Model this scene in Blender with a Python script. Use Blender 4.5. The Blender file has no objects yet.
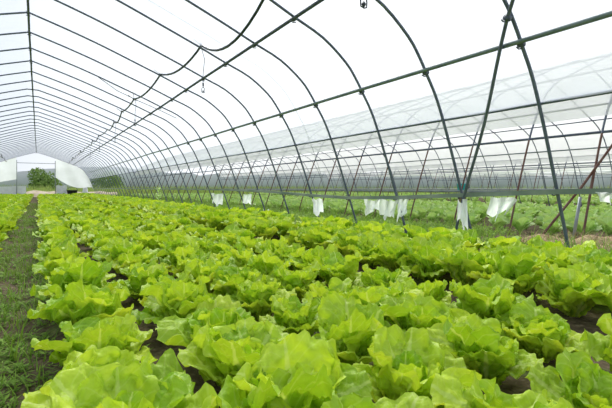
import bpy, math, random
import numpy as np
from mathutils import Vector, Matrix, noise

random.seed(7)
rng = np.random.default_rng(7)
sc = bpy.context.scene
COL = sc.collection
PI = math.pi

# ------------------------------------------------------------------ camera
F, TH, H = 425.0, math.radians(32.2), 0.60
HZ = 188.0
ST, CT = math.sin(TH), math.cos(TH)
cam_d = bpy.data.cameras.new('camera')
cam_d.sensor_width = 36.0
cam_d.lens = F / 612 * 36.0
cam_d.shift_y = -(204 - HZ) / 612
cam_d.clip_start, cam_d.clip_end = 0.02, 5000
cam = bpy.data.objects.new('camera', cam_d)
cam.location = (0, 0, H)
cam.rotation_euler = (PI / 2, 0, -TH)
COL.objects.link(cam)
sc.camera = cam


def project(x, y, z):
    d = x * ST + y * CT
    u = x * CT - y * ST
    if d < 0.05:
        return None
    return 306 + F * u / d, HZ - F * (z - H) / d, d


# ------------------------------------------------------------------ helpers
class MB:
    """collects geometry for ONE mesh object"""
    def __init__(s):
        s.v, s.f, s.uv, s.n = [], [], [], 0

    def add(s, v, f, uv=None):
        v = np.asarray(v, float).reshape(-1, 3)
        s.v.append(v)
        n = s.n
        s.f.extend([tuple(i + n for i in q) for q in f])
        s.uv.append(np.zeros((len(v), 2)) if uv is None else np.asarray(uv, float))
        s.n += len(v)
        return s

    def mesh(s, name, m, smooth=True):
        me = bpy.data.meshes.new(name)
        v = np.concatenate(s.v)
        me.from_pydata(v.tolist(), [], s.f)
        uv = np.concatenate(s.uv)
        if uv.any():
            lay = me.uv_layers.new(name='UVMap')
            idx = np.empty(len(me.loops), np.int32)
            me.loops.foreach_get('vertex_index', idx)
            lay.data.foreach_set('uv', uv[idx].astype(np.float32).ravel())
        if m:
            for mm in (m if isinstance(m, (list, tuple)) else [m]):
                me.materials.append(mm)
        if smooth:
            me.polygons.foreach_set('use_smooth', [True] * len(me.polygons))
        me.update()
        return me

    def build(s, name, m, parent=None, smooth=True, loc=None):
        return link(name, s.mesh(name, m, smooth), parent, loc)

    # shapes ------------------------------------------------------------
    def tube(s, pts, r, n=8, cap=True):
        pts = [Vector(p) for p in pts]
        rr = r if isinstance(r, (list, tuple)) else [r] * len(pts)
        t0 = (pts[1] - pts[0]).normalized()
        a = t0.orthogonal().normalized()
        V, Fc = [], []
        for i, p in enumerate(pts):
            t = (pts[min(i + 1, len(pts) - 1)] - pts[max(i - 1, 0)]).normalized()
            a = (a - t * a.dot(t)).normalized()
            b = t.cross(a)
            for k in range(n):
                w = 2 * PI * k / n
                V.append(p + (a * math.cos(w) + b * math.sin(w)) * rr[i])
        for i in range(len(pts) - 1):
            for k in range(n):
                k2 = (k + 1) % n
                Fc.append((i * n + k, i * n + k2, (i + 1) * n + k2, (i + 1) * n + k))
        if cap:
            Fc.append(tuple(range(n - 1, -1, -1)))
            m = (len(pts) - 1) * n
            Fc.append(tuple(range(m, m + n)))
        return s.add([tuple(v) for v in V], Fc)

    def box(s, c, d, rz=0):
        V = []
        for x in (-1, 1):
            for y in (-1, 1):
                for z in (-1, 1):
                    px, py = x * d[0] / 2, y * d[1] / 2
                    V.append((c[0] + px * math.cos(rz) - py * math.sin(rz), c[1] + px * math.sin(rz) + py * math.cos(rz), c[2] + z * d[2] / 2))
        return s.add(V, [(0, 1, 3, 2), (4, 6, 7, 5), (0, 4, 5, 1), (2, 3, 7, 6), (0, 2, 6, 4), (1, 5, 7, 3)])

    def lathe(s, prof, c=(0, 0, 0), n=12):
        V, Fc = [], []
        for r, z in prof:
            for k in range(n):
                w = 2 * PI * k / n
                V.append((c[0] + r * math.cos(w), c[1] + r * math.sin(w), c[2] + z))
        for i in range(len(prof) - 1):
            for k in range(n):
                k2 = (k + 1) % n
                Fc.append((i * n + k, i * n + k2, (i + 1) * n + k2, (i + 1) * n + k))
        Fc.append(tuple(range(n - 1, -1, -1)))
        m = (len(prof) - 1) * n
        Fc.append(tuple(range(m, m + n)))
        return s.add(V, Fc)

    def grid(s, fn, nu, nv, uv=False):
        V = [fn(i / nu, j / nv) for j in range(nv + 1) for i in range(nu + 1)]
        Fc = [(j * (nu + 1) + i, j * (nu + 1) + i + 1, (j + 1) * (nu + 1) + i + 1, (j + 1) * (nu + 1) + i) for j in range(nv) for i in range(nu)]
        UV = [(i / nu, j / nv) for j in range(nv + 1) for i in range(nu + 1)] if uv else None
        return s.add(V, Fc, UV)


def link(name, data, parent=None, loc=None):
    o = bpy.data.objects.new(name, data)
    COL.objects.link(o)
    if parent is not None:
        o.parent = parent
    if loc is not None:
        o.location = loc
    return o


def tag(o, label=None, cat=None, group=None, kind=None):
    if label: o['label'] = label
    if cat: o['category'] = cat
    if group: o['group'] = group
    if kind: o['kind'] = kind
    return o


def thing(name, loc, label, cat, group=None):
    return tag(link(name, None, None, loc), label, cat, group)


ONES = ['', 'first', 'second', 'third', 'fourth', 'fifth', 'sixth', 'seventh', 'eighth', 'ninth', 'tenth', 'eleventh', 'twelfth', 'thirteenth', 'fourteenth', 'fifteenth', 'sixteenth', 'seventeenth', 'eighteenth', 'nineteenth']
TENS = {2: ('twentieth', 'twenty'), 3: ('thirtieth', 'thirty'), 4: ('fortieth', 'forty'), 5: ('fiftieth', 'fifty'), 6: ('sixtieth', 'sixty'), 7: ('seventieth', 'seventy')}


def nth(n):
    if n < 20:
        return ONES[n]
    t, o = divmod(n, 10)
    return TENS[t][0] if o == 0 else TENS[t][1] + '-' + ONES[o]


# ------------------------------------------------------------------ materials
def mat(name):
    m = bpy.data.materials.new(name)
    m.use_nodes = True
    nt = m.node_tree
    nt.nodes.clear()
    out = nt.nodes.new('ShaderNodeOutputMaterial')
    return m, nt, out


def nd(nt, typ, **kw):
    n = nt.nodes.new(typ)
    for k, v in kw.items():
        if k.startswith('i_'):
            n.inputs[k[2:].replace('_', ' ')].default_value = v
        else:
            setattr(n, k, v)
    return n


def ramp(nt, stops):
    r = nt.nodes.new('ShaderNodeValToRGB')
    e = r.color_ramp.elements
    while len(e) < len(stops):
        e.new(0.5)
    for el, (p, c) in zip(e, stops):
        el.position = p
        el.color = (*c, 1)
    return r


def simple(name, c1, c2, scale=8, rough=0.6, metallic=0.0, bump=0.0, coord='Object', detail=4, spec=0.4):
    m, nt, out = mat(name)
    tc = nd(nt, 'ShaderNodeTexCoord')
    nz = nd(nt, 'ShaderNodeTexNoise')
    nz.inputs['Scale'].default_value = scale
    nz.inputs['Detail'].default_value = detail
    nt.links.new(tc.outputs[coord], nz.inputs['Vector'])
    rp = ramp(nt, [(0.35, c1), (0.65, c2)])
    nt.links.new(nz.outputs['Fac'], rp.inputs['Fac'])
    p = nd(nt, 'ShaderNodeBsdfPrincipled')
    p.inputs['Roughness'].default_value = rough
    p.inputs['Metallic'].default_value = metallic
    p.inputs['Specular IOR Level'].default_value = spec
    nt.links.new(rp.outputs['Color'], p.inputs['Base Color'])
    if bump:
        b = nd(nt, 'ShaderNodeBump')
        b.inputs['Strength'].default_value = bump
        b.inputs['Distance'].default_value = 0.02
        nt.links.new(nz.outputs['Fac'], b.inputs['Height'])
        nt.links.new(b.outputs['Normal'], p.inputs['Normal'])
    nt.links.new(p.outputs['BSDF'], out.inputs['Surface'])
    return m


def film_mat(name, col, transp, scale=1.5, dif=0.25):
    m, nt, out = mat(name)
    tc = nd(nt, 'ShaderNodeTexCoord')
    nz = nd(nt, 'ShaderNodeTexNoise')
    nz.inputs['Scale'].default_value = scale
    nz.inputs['Detail'].default_value = 5
    nt.links.new(tc.outputs['Object'], nz.inputs['Vector'])
    mr = nd(nt, 'ShaderNodeMapRange')
    mr.inputs['From Min'].default_value = 0.3
    mr.inputs['From Max'].default_value = 0.7
    mr.inputs['To Min'].default_value = transp - 0.06
    mr.inputs['To Max'].default_value = transp + 0.06
    nt.links.new(nz.outputs['Fac'], mr.inputs['Value'])
    tl = nd(nt, 'ShaderNodeBsdfTranslucent')
    tl.inputs['Color'].default_value = (*col, 1)
    df = nd(nt, 'ShaderNodeBsdfDiffuse')
    df.inputs['Color'].default_value = (*col, 1)
    mx = nd(nt, 'ShaderNodeMixShader')
    mx.inputs[0].default_value = dif
    nt.links.new(tl.outputs[0], mx.inputs[1])
    nt.links.new(df.outputs[0], mx.inputs[2])
    tr = nd(nt, 'ShaderNodeBsdfTransparent')
    m2 = nd(nt, 'ShaderNodeMixShader')
    nt.links.new(mr.outputs[0], m2.inputs[0])
    nt.links.new(mx.outputs[0], m2.inputs[1])
    nt.links.new(tr.outputs[0], m2.inputs[2])
    nt.links.new(m2.outputs[0], out.inputs['Surface'])
    return m


def leaf_mat(name, dark, light, rib, trans, tfac=0.38, rough=0.42, rib_on=True):
    """leaf: UV x runs across the blade, UV y from base to tip"""
    m, nt, out = mat(name)
    L = nt.links.new
    uv = nd(nt, 'ShaderNodeUVMap')
    sx = nd(nt, 'ShaderNodeSeparateXYZ')
    L(uv.outputs['UV'], sx.inputs[0])
    geo = nd(nt, 'ShaderNodeNewGeometry')
    oi = nd(nt, 'ShaderNodeObjectInfo')
    ad = nd(nt, 'ShaderNodeMath', operation='ADD')
    L(geo.outputs['Random Per Island'], ad.inputs[0])
    L(oi.outputs['Random'], ad.inputs[1])
    fr = nd(nt, 'ShaderNodeMath', operation='FRACT')
    L(ad.outputs[0], fr.inputs[0])
    nz = nd(nt, 'ShaderNodeTexNoise')
    nz.inputs['Scale'].default_value = 26
    nz.inputs['Detail'].default_value = 3
    tc = nd(nt, 'ShaderNodeTexCoord')
    L(tc.outputs['Object'], nz.inputs['Vector'])
    mixf = nd(nt, 'ShaderNodeMath', operation='MULTIPLY_ADD')
    L(fr.outputs[0], mixf.inputs[0])
    mixf.inputs[1].default_value = 0.55
    nzs = nd(nt, 'ShaderNodeMath', operation='MULTIPLY')
    L(nz.outputs['Fac'], nzs.inputs[0])
    nzs.inputs[1].default_value = 0.45
    L(nzs.outputs[0], mixf.inputs[2])
    rp = ramp(nt, [(0.08, dark), (0.85, light)])
    L(mixf.outputs[0], rp.inputs['Fac'])
    colr = rp.outputs['Color']
    # |u|
    su = nd(nt, 'ShaderNodeMath', operation='SUBTRACT')
    L(sx.outputs['X'], su.inputs[0]); su.inputs[1].default_value = 0.5
    ab = nd(nt, 'ShaderNodeMath', operation='ABSOLUTE')
    L(su.outputs[0], ab.inputs[0])
    if rib_on:
        # midrib: wide and pale at the base, thin at the tip
        wd = nd(nt, 'ShaderNodeMapRange')
        wd.inputs['To Min'].default_value = 0.11
        wd.inputs['To Max'].default_value = 0.015
        L(sx.outputs['Y'], wd.inputs['Value'])
        dv = nd(nt, 'ShaderNodeMath', operation='DIVIDE')
        L(ab.outputs[0], dv.inputs[0]); L(wd.outputs[0], dv.inputs[1])
        mr = nd(nt, 'ShaderNodeMapRange', interpolation_type='SMOOTHSTEP')
        mr.inputs['From Min'].default_value = 0.35
        mr.inputs['From Max'].default_value = 1.1
        mr.inputs['To Min'].default_value = 0.6
        mr.inputs['To Max'].default_value = 0.0
        L(dv.outputs[0], mr.inputs['Value'])
        mc = nd(nt, 'ShaderNodeMix', data_type='RGBA')
        L(mr.outputs[0], mc.inputs['Factor'])
        L(colr, mc.inputs['A'])
        mc.inputs['B'].default_value = (*rib, 1)
        colr = mc.outputs['Result']
        # side veins
        t1 = nd(nt, 'ShaderNodeMath', operation='MULTIPLY_ADD')
        L(ab.outputs[0], t1.inputs[0]); t1.inputs[1].default_value = -0.75
        L(sx.outputs['Y'], t1.inputs[2])
        t2 = nd(nt, 'ShaderNodeMath', operation='MULTIPLY_ADD')
        L(nz.outputs['Fac'], t2.inputs[0]); t2.inputs[1].default_value = 0.05
        L(t1.outputs[0], t2.inputs[2])
        t3 = nd(nt, 'ShaderNodeMath', operation='MULTIPLY')
        L(t2.outputs[0], t3.inputs[0]); t3.inputs[1].default_value = 48
        t4 = nd(nt, 'ShaderNodeMath', operation='SINE')
        L(t3.outputs[0], t4.inputs[0])
        t5 = nd(nt, 'ShaderNodeMapRange', interpolation_type='SMOOTHSTEP')
        t5.inputs['From Min'].default_value = 0.8
        t5.inputs['From Max'].default_value = 1.0
        t5.inputs['To Max'].default_value = 0.18
        L(t4.outputs[0], t5.inputs['Value'])
        mv = nd(nt, 'ShaderNodeMix', data_type='RGBA')
        L(t5.outputs[0], mv.inputs['Factor'])
        L(colr, mv.inputs['A'])
        mv.inputs['B'].default_value = (*rib, 1)
        colr = mv.outputs['Result']
    p = nd(nt, 'ShaderNodeBsdfPrincipled')
    p.inputs['Roughness'].default_value = rough
    p.inputs['Specular IOR Level'].default_value = 0.35 if rib_on else 0.12
    L(colr, p.inputs['Base Color'])
    b = nd(nt, 'ShaderNodeBump')
    b.inputs['Strength'].default_value = 0.6
    b.inputs['Distance'].default_value = 0.008
    n2 = nd(nt, 'ShaderNodeTexNoise')
    n2.inputs['Scale'].default_value = 70
    n2.inputs['Detail'].default_value = 2
    L(tc.outputs['Object'], n2.inputs['Vector'])
    L(n2.outputs['Fac'], b.inputs['Height'])
    L(b.outputs['Normal'], p.inputs['Normal'])
    tl = nd(nt, 'ShaderNodeBsdfTranslucent')
    mt = nd(nt, 'ShaderNodeMix', data_type='RGBA', blend_type='MULTIPLY')
    mt.inputs['Factor'].default_value = 1.0
    L(colr, mt.inputs['A'])
    mt.inputs['B'].default_value = (*trans, 1)
    L(mt.outputs['Result'], tl.inputs['Color'])
    mx = nd(nt, 'ShaderNodeMixShader')
    mx.inputs[0].default_value = tfac
    L(p.outputs[0], mx.inputs[1]); L(tl.outputs[0], mx.inputs[2])
    L(mx.outputs[0], out.inputs['Surface'])
    return m


M = {}
M['steel'] = simple('green_grey_steel', (0.085, 0.105, 0.16), (0.135, 0.16, 0.22), 14, 0.5, 0.0)
M['green_steel'] = simple('green_painted_steel', (0.12, 0.165, 0.18), (0.18, 0.225, 0.24), 9, 0.45, 0.1)
M['dark_steel'] = simple('dark_steel', (0.05, 0.065, 0.10), (0.085, 0.105, 0.15), 10, 0.5, 0.0)
M['rust'] = simple('rusty_steel', (0.13, 0.055, 0.04), (0.20, 0.12, 0.10), 9, 0.75, 0.1)
M['grey_steel'] = simple('galvanised_steel', (0.22, 0.25, 0.27), (0.34, 0.37, 0.38), 9, 0.5, 0.3)
M['hose'] = simple('black_plastic_hose', (0.02, 0.03, 0.045), (0.04, 0.05, 0.07), 20, 0.4)
M['curtain'] = film_mat('gable_film', (0.93, 0.96, 1.0), 0.14)
M['rail'] = simple('weathered_rail', (0.16, 0.21, 0.18), (0.30, 0.34, 0.30), 3, 0.5, 0.1)
M['film'] = film_mat('greenhouse_film', (0.76, 0.81, 0.90), 0.58)
M['film_far'] = film_mat('neighbour_film', (0.98, 0.98, 1.0), 0.34, 1.5, 0.45)
M['scrap'] = film_mat('torn_film', (0.92, 0.97, 0.97), 0.24, 9)
M['wire'] = simple('thin_cord', (0.35, 0.37, 0.40), (0.45, 0.47, 0.5), 20, 0.6)
M['tan'] = simple('dry_earth', (0.42, 0.33, 0.22), (0.60, 0.52, 0.40), 3, 0.9, 0, 0.5)
M['straw'] = simple('dry_straw', (0.20, 0.13, 0.07), (0.42, 0.31, 0.18), 30, 0.9, 0, 0.6)
M['black'] = simple('black_rubber', (0.02, 0.025, 0.03), (0.05, 0.05, 0.06), 9, 0.7)
M['cyan'] = simple('turquoise_plastic', (0.02, 0.42, 0.48), (0.03, 0.5, 0.55), 6, 0.4)
M['white'] = simple('white_plastic', (0.75, 0.77, 0.78), (0.85, 0.87, 0.88), 6, 0.5)
M['bark'] = simple('bark', (0.10, 0.08, 0.05), (0.18, 0.14, 0.10), 6, 0.9)
M['lettuce'] = leaf_mat('lettuce_leaf', (0.215, 0.45, 0.011), (0.66, 0.83, 0.07), (0.74, 0.88, 0.28), (1.2, 1.08, 0.6), 0.36)
M['kale'] = leaf_mat('vegetable_leaf', (0.32, 0.54, 0.13), (0.60, 0.78, 0.30), (0.62, 0.80, 0.40), (1.1, 1.1, 0.8), 0.35)
M['grass'] = leaf_mat('grass_blade', (0.11, 0.25, 0.03), (0.32, 0.48, 0.09), (0.4, 0.5, 0.2), (1.1, 1.1, 0.7), 0.3, 0.6, False)
M['meadow_blade'] = leaf_mat('meadow_blade', (0.22, 0.34, 0.08), (0.50, 0.56, 0.22), (0.4, 0.5, 0.2), (1.1, 1.1, 0.7), 0.3, 0.6, False)
M['tree'] = leaf_mat('tree_leaf', (0.16, 0.27, 0.07), (0.36, 0.50, 0.15), (0.4, 0.5, 0.2), (1.1, 1.1, 0.7), 0.25, 0.6, False)
M['field'] = simple('meadow_ground', (0.22, 0.34, 0.08), (0.42, 0.52, 0.18), 0.6, 0.9, 0, 0, 'Object')
M['hill'] = simple('wooded_hill', (0.05, 0.10, 0.06), (0.10, 0.17, 0.09), 0.03, 0.95, 0, 0, 'Object', 6)


def soil_mat():
    m, nt, out = mat('garden_soil')
    L = nt.links.new
    tc = nd(nt, 'ShaderNodeTexCoord')
    n1 = nd(nt, 'ShaderNodeTexNoise'); n1.inputs['Scale'].default_value = 38; n1.inputs['Detail'].default_value = 7
    n2 = nd(nt, 'ShaderNodeTexNoise'); n2.inputs['Scale'].default_value = 3.5; n2.inputs['Detail'].default_value = 5
    for n in (n1, n2): L(tc.outputs['Object'], n.inputs['Vector'])
    r1 = ramp(nt, [(0.3, (0.07, 0.055, 0.032)), (0.6, (0.15, 0.115, 0.07)), (0.8, (0.26, 0.21, 0.14))])
    L(n1.outputs['Fac'], r1.inputs['Fac'])
    r2 = ramp(nt, [(0.3, (0.09, 0.12, 0.03)), (0.7, (0.20, 0.26, 0.08))])
    L(n1.outputs['Fac'], r2.inputs['Fac'])
    r3 = ramp(nt, [(0.56, (0, 0, 0)), (0.68, (1, 1, 1))])
    L(n2.outputs['Fac'], r3.inputs['Fac'])
    # more moss on the footpath and outside the beds
    mx = nd(nt, 'ShaderNodeMix', data_type='RGBA')
    L(r3.outputs['Color'], mx.inputs['Factor'])
    L(r1.outputs['Color'], mx.inputs['A']); L(r2.outputs['Color'], mx.inputs['B'])
    p = nd(nt, 'ShaderNodeBsdfPrincipled'); p.inputs['Roughness'].default_value = 0.95
    p.inputs['Specular IOR Level'].default_value = 0.15
    L(mx.outputs['Result'], p.inputs['Base Color'])
    b = nd(nt, 'ShaderNodeBump'); b.inputs['Strength'].default_value = 0.7; b.inputs['Distance'].default_value = 0.02
    L(n1.outputs['Fac'], b.inputs['Height']); L(b.outputs['Normal'], p.inputs['Normal'])
    L(p.outputs[0], out.inputs['Surface'])
    return m


M['soil'] = soil_mat()

# ------------------------------------------------------------------ world, light
w = bpy.data.worlds.new('overcast_sky')
sc.world = w
w.use_nodes = True
nt = w.node_tree
nt.nodes.clear()
wo = nt.nodes.new('ShaderNodeOutputWorld')
bg = nt.nodes.new('ShaderNodeBackground')
tcw = nt.nodes.new('ShaderNodeTexCoord')
nzw = nt.nodes.new('ShaderNodeTexNoise')
nzw.inputs['Scale'].default_value = 1.6
nzw.inputs['Detail'].default_value = 4
nt.links.new(tcw.outputs['Generated'], nzw.inputs['Vector'])
rw = ramp(nt, [(0.3, (0.90, 0.945, 1.0)), (0.7, (0.97, 0.985, 1.0))])
nt.links.new(nzw.outputs['Fac'], rw.inputs['Fac'])
# the cloud cover is thinner and brighter to the right, towards the sun
dt = nt.nodes.new('ShaderNodeVectorMath')
dt.operation = 'DOT_PRODUCT'
nt.links.new(tcw.outputs['Generated'], dt.inputs[0])
dt.inputs[1].default_value = (0.87, 0.50, 0.0)
mrw = nt.nodes.new('ShaderNodeMapRange')
mrw.inputs['From Min'].default_value = 0.2
mrw.inputs['From Max'].default_value = 0.85
nt.links.new(dt.outputs['Value'], mrw.inputs['Value'])
rg = ramp(nt, [(0.0, (0.58, 0.62, 0.68)), (1.0, (1.12, 1.12, 1.12))])
nt.links.new(mrw.outputs[0], rg.inputs['Fac'])
mw = nt.nodes.new('ShaderNodeMix')
mw.data_type = 'RGBA'
mw.blend_type = 'MULTIPLY'
mw.inputs['Factor'].default_value = 1.0
nt.links.new(rw.outputs['Color'], mw.inputs['A'])
nt.links.new(rg.outputs['Color'], mw.inputs['B'])
nt.links.new(mw.outputs['Result'], bg.inputs['Color'])
bg.inputs['Strength'].default_value = 0.93
nt.links.new(bg.outputs[0], wo.inputs['Surface'])
sd = bpy.data.lights.new('hazy_sun', 'SUN')
sd.energy = 4.3
sd.angle = math.radians(40)
sd.color = (1.0, 0.97, 0.9)
so = bpy.data.objects.new('hazy_sun', sd)
so.rotation_euler = (math.radians(-38), math.radians(22), 0)
so.location = (-3, -3, 12)
COL.objects.link(so)

sc.view_settings.view_transform = 'Standard'
sc.view_settings.look = 'None'
sc.view_settings.gamma = 1
sc.view_settings.exposure = 0.34
sc.view_settings.use_curve_mapping = False
sc.cycles.transparent_max_bounces = 24
sc.cycles.max_bounces = 10
sc.cycles.diffuse_bounces = 5

# ------------------------------------------------------------------ ground
Y0, SP = 1.78, 0.90            # first hoop in view, hoop spacing
NEAR_END = Y0 + 37 * SP        # far gable of the tunnel
CX = -0.12                     # tunnel axis


def gz(x, y):
    """height of the soil: furrows and footpath lie lower than the beds"""
    def dip(c, hw, d):
        t = abs(x - c) / hw
        return -d * max(0.0, 1 - t * t) if t < 1 else 0.0
    z = dip(-0.10, 0.24, 0.05) + dip(1.82, 0.2, 0.06)
    z += 0.018 * noise.noise(Vector((x * 3, y * 3, 0))) + 0.010 * noise.noise(Vector((x * 9, y * 9, 4)))
    return z


xs = list(np.arange(-4.2, 6.0, 0.09)) + list(np.arange(6.0, 24.1, 0.75))
ys = list(np.arange(-4, 0.2, 0.4)) + list(np.arange(0.2, 5, 0.09)) + list(np.arange(5, 36, 0.3))
mb = MB()
V = [(x, y, gz(x, y)) for y in ys for x in xs]
n = len(xs)
mb.add(V, [(j * n + i, j * n + i + 1, (j + 1) * n + i + 1, (j + 1) * n + i) for j in range(len(ys) - 1) for i in range(n - 1)])
tag(mb.build('floor', M['soil']), kind='structure')
mb = MB()
mb.add([(-900, -30, -0.14), (1500, -30, -0.14), (1500, 1500, -0.14), (-900, 1500, -0.14)], [(0, 1, 2, 3)])
tag(mb.build('field_ground', M['field']), kind='structure')

# ------------------------------------------------------------------ tunnel frame
HALF = [(0.0, 2.485), (0.46, 2.345), (0.92, 2.19), (1.42, 2.0), (1.87, 1.825), (2.22, 1.68), (2.58, 1.535), (2.87, 1.33), (3.01, 1.17), (3.11, 1.02), (3.22, 0.85), (3.32, 0.64), (3.45, 0.32), (3.57, 0.0), (3.72, -0.40), (3.80, -0.66)]


def catmull(P, sub):
    out = []
    for i in range(len(P) - 1):
        p0, p1, p2, p3 = [np.array(P[max(0, min(len(P) - 1, i + k))], float) for k in (-1, 0, 1, 2)]
        for k in range(sub):
            t = k / sub
            out.append(0.5 * ((2 * p1) + (-p0 + p2) * t + (2 * p0 - 5 * p1 + 4 * p2 - p3) * t * t + (-p0 + 3 * p1 - 3 * p2 + p3) * t ** 3))
    out.append(np.array(P[-1], float))
    return out


# reflect the start so that the ridge keeps its slight point
HP = catmull(HALF, 3)


def half_at(h):
    """half width at height h above the camera"""
    for a, b in zip(HP[:-1], HP[1:]):
        if a[1] >= h >= b[1]:
            t = (a[1] - h) / (a[1] - b[1] + 1e-9)
            return a[0] + (b[0] - a[0]) * t
    return HP[-1][0]


def prof_off(off, hmin=-9):
    """profile points shifted outward by off, right side, ridge first"""
    out = []
    for i, p in enumerate(HP):
        if p[1] < hmin - 1e-6:
            break
        a, b = HP[max(0, i - 1)], HP[min(len(HP) - 1, i + 1)]
        t = (b - a) / np.linalg.norm(b - a)
        nrm = np.array([-t[1], t[0]])
        if i == 0:
            nrm = np.array([0, 1.0])
        out.append(p + nrm * off)
    return out


def arch_pts(cx, y, off=0.0, hmin=-9):
    r = prof_off(off, hmin)
    L_ = [(cx - p[0], y, H + p[1]) for p in r[::-1]]
    R_ = [(cx + p[0], y, H + p[1]) for p in r[1:]]
    return L_ + R_


# our hoops: one thing each ---------------------------------------------------
hoop_me = MB().tube(arch_pts(0, 0), 0.0135, 8).mesh('hoop', M['steel'])
hoop_lo = MB().tube(arch_pts(0, 0)[::2], 0.0155, 6).mesh('hoop', M['steel'])
clamp_spots = [(0.0, 2.485), (2.24, 1.67), (3.09, 1.06)]


def clamp_mesh():
    mb = MB()
    mb.tube([(0, -0.022, 0.0), (0, 0.022, 0.0)], 0.022, 10)
    mb.tube([(-0.03, 0.018, -0.022), (0.0, 0.02, -0.03), (0.03, 0.018, -0.022)], 0.005, 6)
    mb.tube([(-0.012, -0.016, 0.018), (-0.03, -0.016, 0.03)], 0.004, 6)
    return mb.mesh('clamp', M['dark_steel'])


clamp_me = clamp_mesh()
for k in range(0, 38):
    y = Y0 + k * SP
    o = link('greenhouse_hoop', hoop_me if k < 12 else hoop_lo, None, (CX, y, 0))
    if k == 0:
        lab = 'nearest green-grey steel hoop, its right leg nearest the right edge of the photo'
    elif k == 37:
        lab = 'farthest green-grey steel hoop framing the far opening of the tunnel'
    else:
        lab = 'green-grey steel roof hoop of our tunnel, %s counted from the camera' % nth(k + 1)
    tag(o, lab, 'hoop', 'roof hoops of the tunnel')
    if k < 10:
        for (cx_, ch) in clamp_spots:
            c = link('clamp', clamp_me, o, (cx_, 0, H + ch - 0.015))


# long pipes ------------------------------------------------------------------
def wob(x, h, seed, r, amp=0.008, y0=-1.0, y1=NEAR_END, name='pipe', m=None, step=0.9):
    pts = []
    yy = y0
    while yy < y1 + 0.01:
        pts.append((x + amp * noise.noise(Vector((yy * 0.4, seed, 0))), yy, H + h + amp * noise.noise(Vector((yy * 0.4, seed, 7)))))
        yy += step
    return MB().tube(pts, r, 8).build(name, m)


def inner(h, d):   # point on the inside of the hoop at height h
    return half_at(h) - d, h


o = wob(CX, 2.455, 1, 0.016, 0.012, name='ridge_pipe', m=M['dark_steel'])
tag(o, 'dark ridge pipe running along the top of the tunnel roof', 'pipe')
x, h = inner(1.67, 0.018)
tag(wob(CX + x, h - 0.015, 2, 0.0175, name='upper_purlin', m=M['dark_steel']), 'long dark pipe under the right roof slope, beside the hanging hose', 'pipe')
x, h = inner(1.06, 0.022)
tag(wob(CX + x, h, 3, 0.0185, name='shoulder_purlin', m=M['green_steel']), 'thick green pipe along the right shoulder of the tunnel', 'pipe')
x, h = inner(1.67, 0.018)
tag(wob(CX - x, h - 0.015, 5, 0.014, name='upper_purlin', m=M['dark_steel']), 'long dark pipe under the left roof slope, glimpsed at the far end', 'pipe')

# roll bar at the eave: pipe with a roll of film and clips
eh = 0.64
ex = CX + half_at(eh) + 0.03
roll = wob(ex, eh, 4, 0.013, 0.01, name='film_roll_bar', m=M['steel'])
tag(roll, 'dark roll-up bar along the lower edge of the roof film, right side', 'pipe')
mb = MB()
pts = []
rr = []
yy = -1.0
while yy < NEAR_END:
    pts.append((ex + 0.006, yy, H + eh + 0.008 + 0.006 * noise.noise(Vector((yy * 2.2, 3, 0)))))
    rr.append(0.013 + 0.006 * abs(noise.noise(Vector((yy * 3.1, 8, 0)))))
    yy += 0.3
mb.tube(pts, rr, 8).build('rolled_film', M['film'], roll)

# side rail with the sag seen in the photo
DROP = {-3: 0.0, -1: 0.01, 0: 0.03, 1: 0.07, 2: 0.11, 3: 0.13, 4: 0.11, 5: 0.078, 6: 0.055, 8: 0.035, 12: 0.03, 40: 0.03}


def drop(k):
    ks = sorted(DROP)
    for a, b in zip(ks[:-1], ks[1:]):
        if a <= k <= b:
            return DROP[a] + (DROP[b] - DROP[a]) * (k - a) / (b - a)
    return 0.03


pts = []
for k in np.arange(-3, 37.4, 0.5):
    d = drop(k)
    pts.append((CX + half_at(-d) - 0.03, Y0 + k * SP, H - d))
rail = MB()
for a, b in zip(pts[:-1], pts[1:]):
    pass
# flat film-lock channel: rectangular section swept along the points
V, Fc = [], []
for (px, py, pz) in pts:
    for dx, dz in ((-0.008, -0.02), (0.008, -0.02), (0.008, 0.02), (-0.008, 0.02)):
        V.append((px + dx, py, pz + dz))
for i in range(len(pts) - 1):
    for k in range(4):
        Fc.append((i * 4 + k, i * 4 + (k + 1) % 4, (i + 1) * 4 + (k + 1) % 4, (i + 1) * 4 + k))
Fc += [(3, 2, 1, 0), tuple(range(len(V) - 4, len(V)))]
rail.add(V, Fc)
ro = rail.build('side_rail', M['rail'], smooth=False)
tag(ro, 'grey-green side rail running low along the open right wall', 'rail')
for k in range(0, 8):
    d = drop(k)
    cl = link('clamp', clamp_me, ro, (CX + half_at(-d) - 0.012, Y0 + k * SP, H - d))

# slanting brace by the nearest hoop
mb = MB()
bp = catmull([(3.60 - 0.0, 2.86, -0.66), (3.52, 2.78, -0.40), (3.375, 2.55, 0.02), (3.17, 2.22, 0.55), (2.80, 1.78, 1.20), (2.48, 1.40, 1.44), (2.2, 1.1, 1.58)], 4)
mb.tube([(p[0], p[1], H + p[2]) for p in bp], 0.0135, 8)
b = mb.build('diagonal_brace', M['steel'])
tag(b, 'steel brace slanting from the ground across the nearest hoop', 'brace')
cl = link('clamp', clamp_me, b, (2.80, 1.78, H + 1.20))
cl.rotation_euler = (0.5, 0, 0)

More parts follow.
